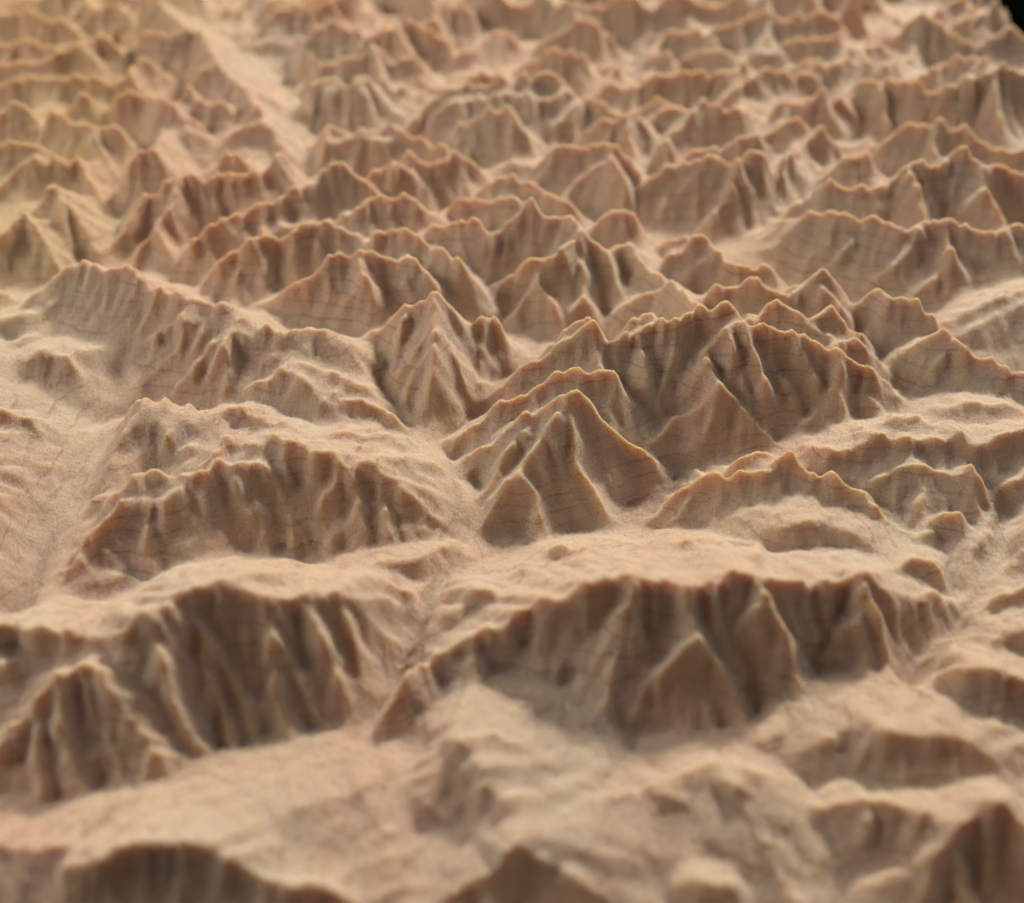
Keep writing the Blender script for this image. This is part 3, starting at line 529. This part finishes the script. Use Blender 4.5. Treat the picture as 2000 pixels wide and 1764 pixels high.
# buttresses: side spurs leave each crest, wander down and fork
rs = np.random.RandomState(21)
def buttress(p, ang, s_, zend, depth):
    Q = [p]; a = ang
    L = (p[2] - zend) / s_
    n = 4 if depth == 0 else 3
    for i in range(n):
        a += rs.uniform(-.32, .32)
        st_ = L / n
        q = Q[-1]
        zz = q[2] - s_ * st_ * (1.18 if i == 0 else .94)
        Q.append((q[0] + math.cos(a) * st_, q[1] + math.sin(a) * st_, zz))
    fl = rs.uniform(1.25, 1.6)
    lay(Z, np.array(Q), fl, fl, .05, 2.0)
    if depth < 1 and L > .9:
        for sg in (-1, 1):
            if rs.rand() < .75:
                i = rs.randint(1, 3)
                buttress((Q[i][0], Q[i][1], Q[i][2] - .04), a + sg * rs.uniform(.5, .9), s_ * 1.12, zend, depth + 1)
for P, tf, tb, kb, gw, main_ in WP:
    if not main_ or P[:, 2].max() < .7: continue
    seg = np.hypot(np.diff(P[:, 0]), np.diff(P[:, 1])); cum = np.concatenate([[0], np.cumsum(seg)])
    for side_, slope in ((-1, tf), (1, tb)):
        if slope < 1.05: continue
        t = rs.uniform(.1, .4)
        while t < cum[-1]:
            i = min(np.searchsorted(cum, t) - 1, len(seg) - 1); i = max(i, 0)
            f = (t - cum[i]) / max(seg[i], 1e-6)
            c = P[i] + (P[i + 1] - P[i]) * f
            if c[2] > .55:
                dx, dy = P[i + 1][:2] - P[i][:2]
                a = math.atan2(dy, dx) + side_ * math.pi / 2 + rs.uniform(-.6, .6)
                lean = 0
                if c[1] > 18.5 and c[0] > -1.5: lean = -.5
                elif c[0] < -1.2 and c[1] < 24: lean = .42
                a += lean * (1 if side_ < 0 else -1)
                buttress((c[0], c[1], c[2] - rs.uniform(.02, .10)), a, (rs.uniform(.84, 1.05) if slope >= 1.05 else slope * rs.uniform(.72, .85)), rs.uniform(-.1, .35) * min(1, c[2] / 2), 0)
            t += rs.uniform(.38, .85) * (.85 if side_ < 0 else 1.3) * (.75 + .2 * c[2]) * (1.9 if c[1] < 17.5 else 1.0)

# gullies: stripes that run down the slopes, finer and finer
def grad(z):
    gy, gx = np.gradient(z, ys, xs)
    return gx.astype(F32), gy.astype(F32)

def blur(z, n):
    for _ in range(n):
        z = (np.roll(z, 1, 0) + z * 2 + np.roll(z, -1, 0)) * F32(.25)
        z = (np.roll(z, 1, 1) + z * 2 + np.roll(z, -1, 1)) * F32(.25)
    return z

def round_off(z, sig, n=8):                       # the radius the ball cutter leaves
    dy = np.gradient(ys); ay = np.clip(sig ** 2 / n / 2 / dy ** 2, 0, .25).astype(F32)[:, None]
    ax = F32(min(.25, sig ** 2 / n / 2 / (xs[1] - xs[0]) ** 2))
    for _ in range(n):
        z = z + ay * (np.roll(z, 1, 0) + np.roll(z, -1, 0) - 2 * z)
        z = z + ax * (np.roll(z, 1, 1) + np.roll(z, -1, 1) - 2 * z)
    return z

def gullies(z, lam, amp, s, nb):
    gx, gy = grad(blur(z, nb))
    sl = np.sqrt(gx * gx + gy * gy) + F32(1e-4)
    sx = -gy / sl; sy = gx / sl                      # along the contour
    cell = lam * 1.25
    px = X / F32(cell); py = Y / F32(cell)
    ix = np.floor(px).astype(np.int64); iy = np.floor(py).astype(np.int64)
    C = np.zeros_like(z); Sn = np.zeros_like(z); W = np.zeros_like(z)
    for ox in (-1, 0, 1):
        for oy in (-1, 0, 1):
            jx = hashv(ix + ox, iy + oy, s); jy = hashv(ix + ox, iy + oy, s + 1)
            vx = px - (ix + ox) - jx; vy = py - (iy + oy) - jy
            w_ = np.exp(-(vx * vx + vy * vy) * F32(2.2))
            ph = (vx * sx + vy * sy) * F32(2 * math.pi * cell / lam)
            C += np.cos(ph) * w_; Sn += np.sin(ph) * w_; W += w_
    m_ = np.sqrt(C * C + Sn * Sn) + F32(.25) * W
    c = C / m_
    c = F32(1) - F32(2) * np.sqrt(np.clip(F32(.5) - F32(.5) * c, 0, 1))    # sharp little crests, round gullies
    f = np.clip(sl * F32(1.1) - F32(.40), 0, 1)
    return z + F32(amp) * c * f
# the main valleys
VAL = [[(740,750),(800,832),(862,880),(893,960),(905,1052),(885,1100),(852,1160),(815,1240),(768,1325),(715,1405),(692,1450)],
 [(400,-20),(470,70),(535,120),(572,190),(598,300),(606,330)],
 [(236,735),(185,880),(115,1035),(62,1160),(30,1200)], [(248,395),(215,470),(125,545),(60,580)],
 [(1225,410),(1290,448),(1400,450),(1500,438)], [(1962,1005),(1925,1110),(1900,1185),(1795,1292),(1765,1340)],
 [(1025,700),(935,785),(875,862)], [(1300,922),(1180,985),(1060,1035),(910,1062)],
 [(385,562),(500,608),(620,640)], [(955,605),(1030,690)]]
for vp in VAL:
    P = np.array([world(u, v, .1) for u, v in vp])
    i0, i1 = np.searchsorted(xs, [P[:, 0].min() - 1.5, P[:, 0].max() + 1.5])
    j0, j1 = np.searchsorted(ys, [P[:, 1].min() - 1.5, P[:, 1].max() + 1.5])
    x = WX[j0:j1, i0:i1]; y = WY[j0:j1, i0:i1]; best = np.full(x.shape, 9, F32)
    for a, b in zip(P[:-1], P[1:]):
        dx, dy = b[0] - a[0], b[1] - a[1]
        t = np.clip(((x - a[0]) * dx + (y - a[1]) * dy) / (dx * dx + dy * dy), 0, 1)
        best = np.minimum(best, np.hypot(x - a[0] - t * dx, y - a[1] - t * dy))
    soft = vp[0] == (236, 735)
    Z[j0:j1, i0:i1] = -smax(-Z[j0:j1, i0:i1], -(F32(.1) + F32(.3 if soft else .8) * best + F32(.9 if soft else 2.0) * best * best), F32(.45 if soft else .10))
fm = np.clip((430 - V) / 250, 0, 1)
gx_, gy_ = grad(blur(Z, 6)); st = np.clip(np.sqrt(gx_ ** 2 + gy_ ** 2) * F32(1.1) - F32(.62), 0, 1)
w1 = F32(.3) * vnoise(X, Y, 1.5, 140)
Z += (fm * F32(.34) + (1 - fm) * F32(.36) * st) * (ridged(X + w1, Y - w1, 1.15, 130) - F32(.45))
Z += F32(.13) * st * (ridged(X - w1, Y + w1, .5, 150) - F32(.45))

# rain: drops run down the land, cut channels where they gather and lay silt at the foot
def erode(zu, nbatch, ndrop, steps, cap, seed):
    r = np.random.RandomState(seed)
    h, w_ = zu.shape
    z = zu.astype(np.float64)
    for _b in range(nbatch):
        px = r.rand(ndrop) * (w_ - 3) + 1; py = r.rand(ndrop) * (h - 3) + 1
        vx = np.zeros(ndrop); vy = np.zeros(ndrop); sed = np.zeros(ndrop); spd = np.ones(ndrop); wat = np.ones(ndrop)
        D = np.zeros(h * w_)
        for _s in range(steps):
            ix = px.astype(np.int64); iy = py.astype(np.int64); fx = px - ix; fy = py - iy
            i = iy * w_ + ix; zf = z.ravel()
            a = zf[i]; b = zf[i + 1]; c = zf[i + w_]; d = zf[i + w_ + 1]
            gx = (b - a) * (1 - fy) + (d - c) * fy; gy = (c - a) * (1 - fx) + (d - b) * fx
            z0 = (a * (1 - fx) + b * fx) * (1 - fy) + (c * (1 - fx) + d * fx) * fy
            vx = vx * .12 - gx * .88; vy = vy * .12 - gy * .88
            n = np.hypot(vx, vy) + 1e-9; vx /= n; vy /= n
            qx = np.clip(px + vx, 1, w_ - 2.01); qy = np.clip(py + vy, 1, h - 2.01)
            jx = qx.astype(np.int64); jy = qy.astype(np.int64); ux = qx - jx; uy = qy - jy; j = jy * w_ + jx
            z1 = (zf[j] * (1 - ux) + zf[j + 1] * ux) * (1 - uy) + (zf[j + w_] * (1 - ux) + zf[j + w_ + 1] * ux) * uy
            dh = z1 - z0
            C = np.maximum(-dh, .02) * spd * wat * cap
            dep = np.where(dh > 0, np.minimum(dh, sed), np.where(sed > C, (sed - C) * .25, -np.minimum((C - sed) * .3, -np.minimum(dh, 0))))
            sed = np.maximum(sed - dep, 0)
            for k_, wt in ((0, (1 - fx) * (1 - fy)), (1, fx * (1 - fy)), (w_, (1 - fx) * fy), (w_ + 1, fx * fy)):
                D += np.bincount(i + k_, dep * wt, minlength=h * w_)
            spd = np.sqrt(np.maximum(spd * spd - dh * .6, .04)); spd = np.minimum(spd, 2.2); wat *= .985
            px, py = qx, qy
        D = D.reshape(h, w_)
        D = (np.roll(D, 1, 0) + 2 * D + np.roll(D, -1, 0)) * .25
        D = (np.roll(D, 1, 1) + 2 * D + np.roll(D, -1, 1)) * .25
        z += np.clip(D, -1.2, .6)
    return z - zu

CELL = .075
ux_ = np.arange(XL, XR, CELL); uy_ = np.arange(YN, YF, CELL)
def bil(A, ax, ay, qx, qy):              # sample the grid A(ay, ax) at the points of the outer grid (qy, qx)
    fx = np.clip(np.interp(qx, ax, np.arange(len(ax))), 0, len(ax) - 1.001); fy = np.clip(np.interp(qy, ay, np.arange(len(ay))), 0, len(ay) - 1.001)
    i = fx.astype(int); j = fy.astype(int); tx = (fx - i)[None, :]; ty = (fy - j)[:, None]
    top_ = A[j][:, i] * (1 - tx) + A[j][:, i + 1] * tx; bot_ = A[j + 1][:, i] * (1 - tx) + A[j + 1][:, i + 1] * tx
    return top_ * (1 - ty) + bot_ * ty
UX, UY = np.meshgrid(ux_.astype(F32), uy_.astype(F32))
ZU = bil(Z, xs, ys, ux_, uy_) + .07 * vnoise(UX, UY, .8, 162) + .05 * vnoise(UX, UY, .45, 160) + .02 * vnoise(UX, UY, .22, 161)
DZ = np.clip(erode(ZU / CELL, 46, 34000, 34, .26, 5) * CELL, -.9, .02) * 1.15
Z = Z + bil(DZ, ux_, uy_, xs, ys).astype(F32)

pt = F32(.85) + F32(.7) * vnoise(X, Y, 1.3, 90)            # gullied here, smooth there
pt = np.clip(pt, .3, 1.5) * np.clip((Y - F32(8)) / F32(11), .45, 1)
Z0 = Z
Z = Z0 + (gullies(Z0, 1.05, .100, 100, 8) - Z0) * pt
Z0 = Z
Z = Z0 + (gullies(Z0, .52, .060, 200, 4) - Z0) * pt
Z0 = Z
Z = Z0 + (gullies(Z0, .27, .038, 300, 2) - Z0) * pt
# uneven crests and pits
gx_, gy_ = grad(blur(Z, 3)); st = np.clip(np.sqrt(gx_ ** 2 + gy_ ** 2) - .35, 0, 1)
Z += (F32(.035) * vnoise(X, Y, .42, 21) + F32(.022) * vnoise(X, Y, .2, 22)) * (F32(.25) + st)
Z = round_off(Z, .098)
Z = smax(Z, blur(Z, 8), F32(.02))
# fibres torn by the cutter, furrows of the tool running away from the viewer
Z += F32(.010) * vnoise(X, Y * F32(.3), .055, 31) + F32(.010) * vnoise(X, Y, .075, 32) + F32(.004) * vnoise(X, Y, .035, 33)
Z = Z.astype(F32)

# ---------------------------------------------------------------- materials
def nodes(name):
    m_ = bpy.data.materials.new(name); m_.use_nodes = True
    nt = m_.node_tree
    return m_, nt, nt.nodes['Principled BSDF'], (lambda t: nt.nodes.new(t)), nt.links.new

def wood():
    m_, nt, bs, N, Lk = nodes('carved_maple')
    tc = N('ShaderNodeTexCoord')
    cm = N('ShaderNodeVectorMath'); cm.operation = 'SCALE'; cm.inputs['Scale'].default_value = 100.0   # centimetres
    Lk(tc.outputs['Object'], cm.inputs[0])
    P = cm.outputs[0]
    def math_(op, a, b=None, c=None):
        n = N('ShaderNodeMath'); n.operation = op
        for i, q in enumerate((a, b, c)):
            if q is None: continue
            if isinstance(q, (int, float)): n.inputs[i].default_value = q
            else: Lk(q, n.inputs[i])
        return n.outputs[0]
    def noise(scale, detail=3, sx=(1, 1, 1), rough=.5):
        mp = N('ShaderNodeMapping'); mp.inputs['Scale'].default_value = sx
        Lk(P, mp.inputs['Vector'])
        n = N('ShaderNodeTexNoise'); n.inputs['Scale'].default_value = scale
        n.inputs['Detail'].default_value = detail; n.inputs['Roughness'].default_value = rough
        Lk(mp.outputs[0], n.inputs['Vector'])
        return n.outputs['Fac']
    def mix(fac, a, b, mode='MIX'):
        n = N('ShaderNodeMix'); n.data_type = 'RGBA'; n.blend_type = mode
        for sk, q in ((n.inputs[0], fac), (n.inputs[6], a), (n.inputs[7], b)):
            if isinstance(q, (int, float)): sk.default_value = q
            elif isinstance(q, tuple): sk.default_value = (*q, 1)
            else: Lk(q, sk)
        return n.outputs[2]
    def ramp(f, a, b):
        n = N('ShaderNodeMapRange'); n.inputs['From Min'].default_value = a; n.inputs['From Max'].default_value = b
        n.interpolation_type = 'SMOOTHSTEP'
        Lk(f, n.inputs['Value']); return n.outputs[0]
    sep = N('ShaderNodeSeparateXYZ'); Lk(P, sep.inputs[0])
    x, y, z = sep.outputs
    # sapwood is yellow along the left board, heartwood pinker
    big = noise(.12, 3)
    col = mix(ramp(big, .38, .64), (.60, .41, .27), (.575, .435, .31))
    sap = ramp(math_('ADD', math_('MULTIPLY', x, -1.0), math_('MULTIPLY', big, 8.0)), 14.0, 19.5)
    col = mix(math_('MULTIPLY', math_('MULTIPLY', sap, ramp(y, 22.0, 34.0)), .6), col, (.54, .36, .14))
    pink = noise(.45, 4, (1, .45, 1.5))
    col = mix(math_('MULTIPLY', ramp(pink, .45, .66), .5), col, (.56, .32, .22))
    red = noise(.16, 3, (1, .7, 1))
    rp = math_('MULTIPLY', ramp(red, .44, .62), ramp(math_('SUBTRACT', y, math_('MULTIPLY', math_('ABSOLUTE', math_('ADD', x, 9.0)), 1.8)), 14.0, 30.0))
    col = mix(math_('MULTIPLY', rp, .45), col, (.58, .30, .16))
    # growth rings: nearly level shells through the block
    wob = noise(.22, 3); wob2 = noise(1.4, 2)
    q = math_('ADD', math_('ADD', z, math_('MULTIPLY', y, .12)), math_('ADD', math_('MULTIPLY', wob, 1.6), math_('MULTIPLY', wob2, .17)))
    q = math_('ADD', q, math_('MULTIPLY', x, -.05))
    ring = math_('FRACT', math_('MULTIPLY', q, 2.9))
    line = math_('MULTIPLY', ramp(ring, .74, .93), math_('SUBTRACT', 1.0, ramp(ring, .965, 1.0)))
    wv = N('ShaderNodeMapRange'); Lk(noise(.7, 2), wv.inputs['Value']); wv.inputs['From Min'].default_value = .38; wv.inputs['From Max'].default_value = .62
    wv.inputs['To Min'].default_value = .04; wv.inputs['To Max'].default_value = .46
    col = mix(math_('MULTIPLY', line, wv.outputs[0]), col, (.27, .13, .075))
    ring2 = math_('FRACT', math_('MULTIPLY', q, 11.0))
    col = mix(math_('MULTIPLY', ramp(ring2, .55, 1.0), .08), col, (.40, .22, .12))
    # short dark vessels and pale fuzz
    ves = noise(14, 2, (.35, 1.2, 1.6))
    col = mix(math_('MULTIPLY', ramp(ves, .52, .68), .34), col, (.36, .19, .11))
    fz = noise(26, 3, (1.3, .8, .8), .7)
    col = mix(math_('MULTIPLY', ramp(fz, .48, .66), .5), col, (.78, .62, .45))
    Lk(col, bs.inputs['Base Color'])
    bs.inputs['Roughness'].default_value = .62
    bs.inputs['Specular IOR Level'].default_value = .28
    bs.inputs['Subsurface Weight'].default_value = .80
    bs.inputs['Subsurface Radius'].default_value = (1.0, .62, .15)
    bs.inputs['Subsurface Scale'].default_value = .0052
    bs.inputs['Sheen Weight'].default_value = .12
    bs.inputs['Sheen Roughness'].default_value = .5
    bs.inputs['Sheen Tint'].default_value = (1, .93, .82, 1)
    # tool furrows and torn fibre as relief
    fur = noise(20, 2, (1.6, .4, .4), .6)
    fuzz = noise(30, 3, (1, .6, .6), .75)
    b1 = N('ShaderNodeBump'); b1.inputs['Strength'].default_value = 1.0; b1.inputs['Distance'].default_value = .0007
    Lk(math_('ADD', math_('MULTIPLY', fur, .45), fuzz), b1.inputs['Height'])
    Lk(b1.outputs[0], bs.inputs['Normal'])
    return m_

def plain(name, col, rough):
    m_, nt, bs, N, Lk = nodes(name)
    n = N('ShaderNodeTexNoise'); n.inputs['Scale'].default_value = 60
    r = N('ShaderNodeMix'); r.data_type = 'RGBA'
    r.inputs[6].default_value = (*col, 1); r.inputs[7].default_value = (*[c * 1.4 for c in col], 1)
    Lk(n.outputs['Fac'], r.inputs[0]); Lk(r.outputs[2], bs.inputs['Base Color'])
    bs.inputs['Roughness'].default_value = rough; bs.inputs['Specular IOR Level'].default_value = 0
    return m_
M_WOOD = wood()
M_BLACK = plain('black_cloth', (.0008, .0008, .0008), 1.0)

# ---------------------------------------------------------------- the carving: one solid block with a carved top
def grid_mesh(name, V, Fq, mat, smooth=True):
    me = bpy.data.meshes.new(name)
    me.vertices.add(len(V)); me.vertices.foreach_set('co', V.ravel())
    nf = len(Fq)
    me.loops.add(nf * 4); me.loops.foreach_set('vertex_index', Fq.ravel().astype(np.int32))
    me.polygons.add(nf)
    me.polygons.foreach_set('loop_start', (np.arange(nf) * 4).astype(np.int32))
    me.polygons.foreach_set('use_smooth', np.full(nf, smooth))
    me.update(calc_edges=True)
    me.materials.append(mat)
    o = bpy.data.objects.new(name, me)
    sc.collection.objects.link(o)
    return o

BOT = -1.8
top = np.stack([X, Y, Z], -1).reshape(-1, 3) * F32(S)
idx = np.arange(NX * NY).reshape(NY, NX)
quads = np.stack([idx[:-1, :-1], idx[:-1, 1:], idx[1:, 1:], idx[1:, :-1]], -1).reshape(-1, 4)
relief = grid_mesh('carved_relief', top, quads, M_WOOD)
relief['label'] = 'wooden relief carving of jagged mountain ridges and valleys with visible grain'
relief['category'] = 'wood carving'

# sides and underside of the block (a part of its own: sawn, not carved)
ring_i = np.concatenate([idx[0, :], idx[1:, -1], idx[-1, -2::-1], idx[-2:0:-1, 0]])
tv = top[ring_i]; bv = tv.copy(); bv[:, 2] = BOT * S
n = len(ring_i)
V2 = np.concatenate([tv, bv])
a = np.arange(n); b = (a + 1) % n
side = np.stack([a, a + n, b + n, b], -1)
corners = [0, NX - 1, NX - 1 + NY - 1, 2 * (NX - 1) + NY - 1]
F2 = np.concatenate([side, np.array([[n + corners[0], n + corners[3], n + corners[2], n + corners[1]]])])
blk = grid_mesh('sawn_block', V2, F2, M_WOOD, False)
blk.parent = relief

# ---------------------------------------------------------------- what it lies on
def table():
    V_ = np.array([[-1.6, -.6, BOT * S - .0005], [1.6, -.6, BOT * S - .0005], [1.6, 2.6, BOT * S - .0005], [-1.6, 2.6, BOT * S - .0005]], F32)
    V_ = np.concatenate([V_, V_ - np.array([0, 0, .02], F32)])
    F_ = np.array([[0, 1, 2, 3], [7, 6, 5, 4], [0, 4, 5, 1], [1, 5, 6, 2], [2, 6, 7, 3], [3, 7, 4, 0]])
    o = grid_mesh('table', V_, F_, M_BLACK, False)
    o['kind'] = 'structure'
table()
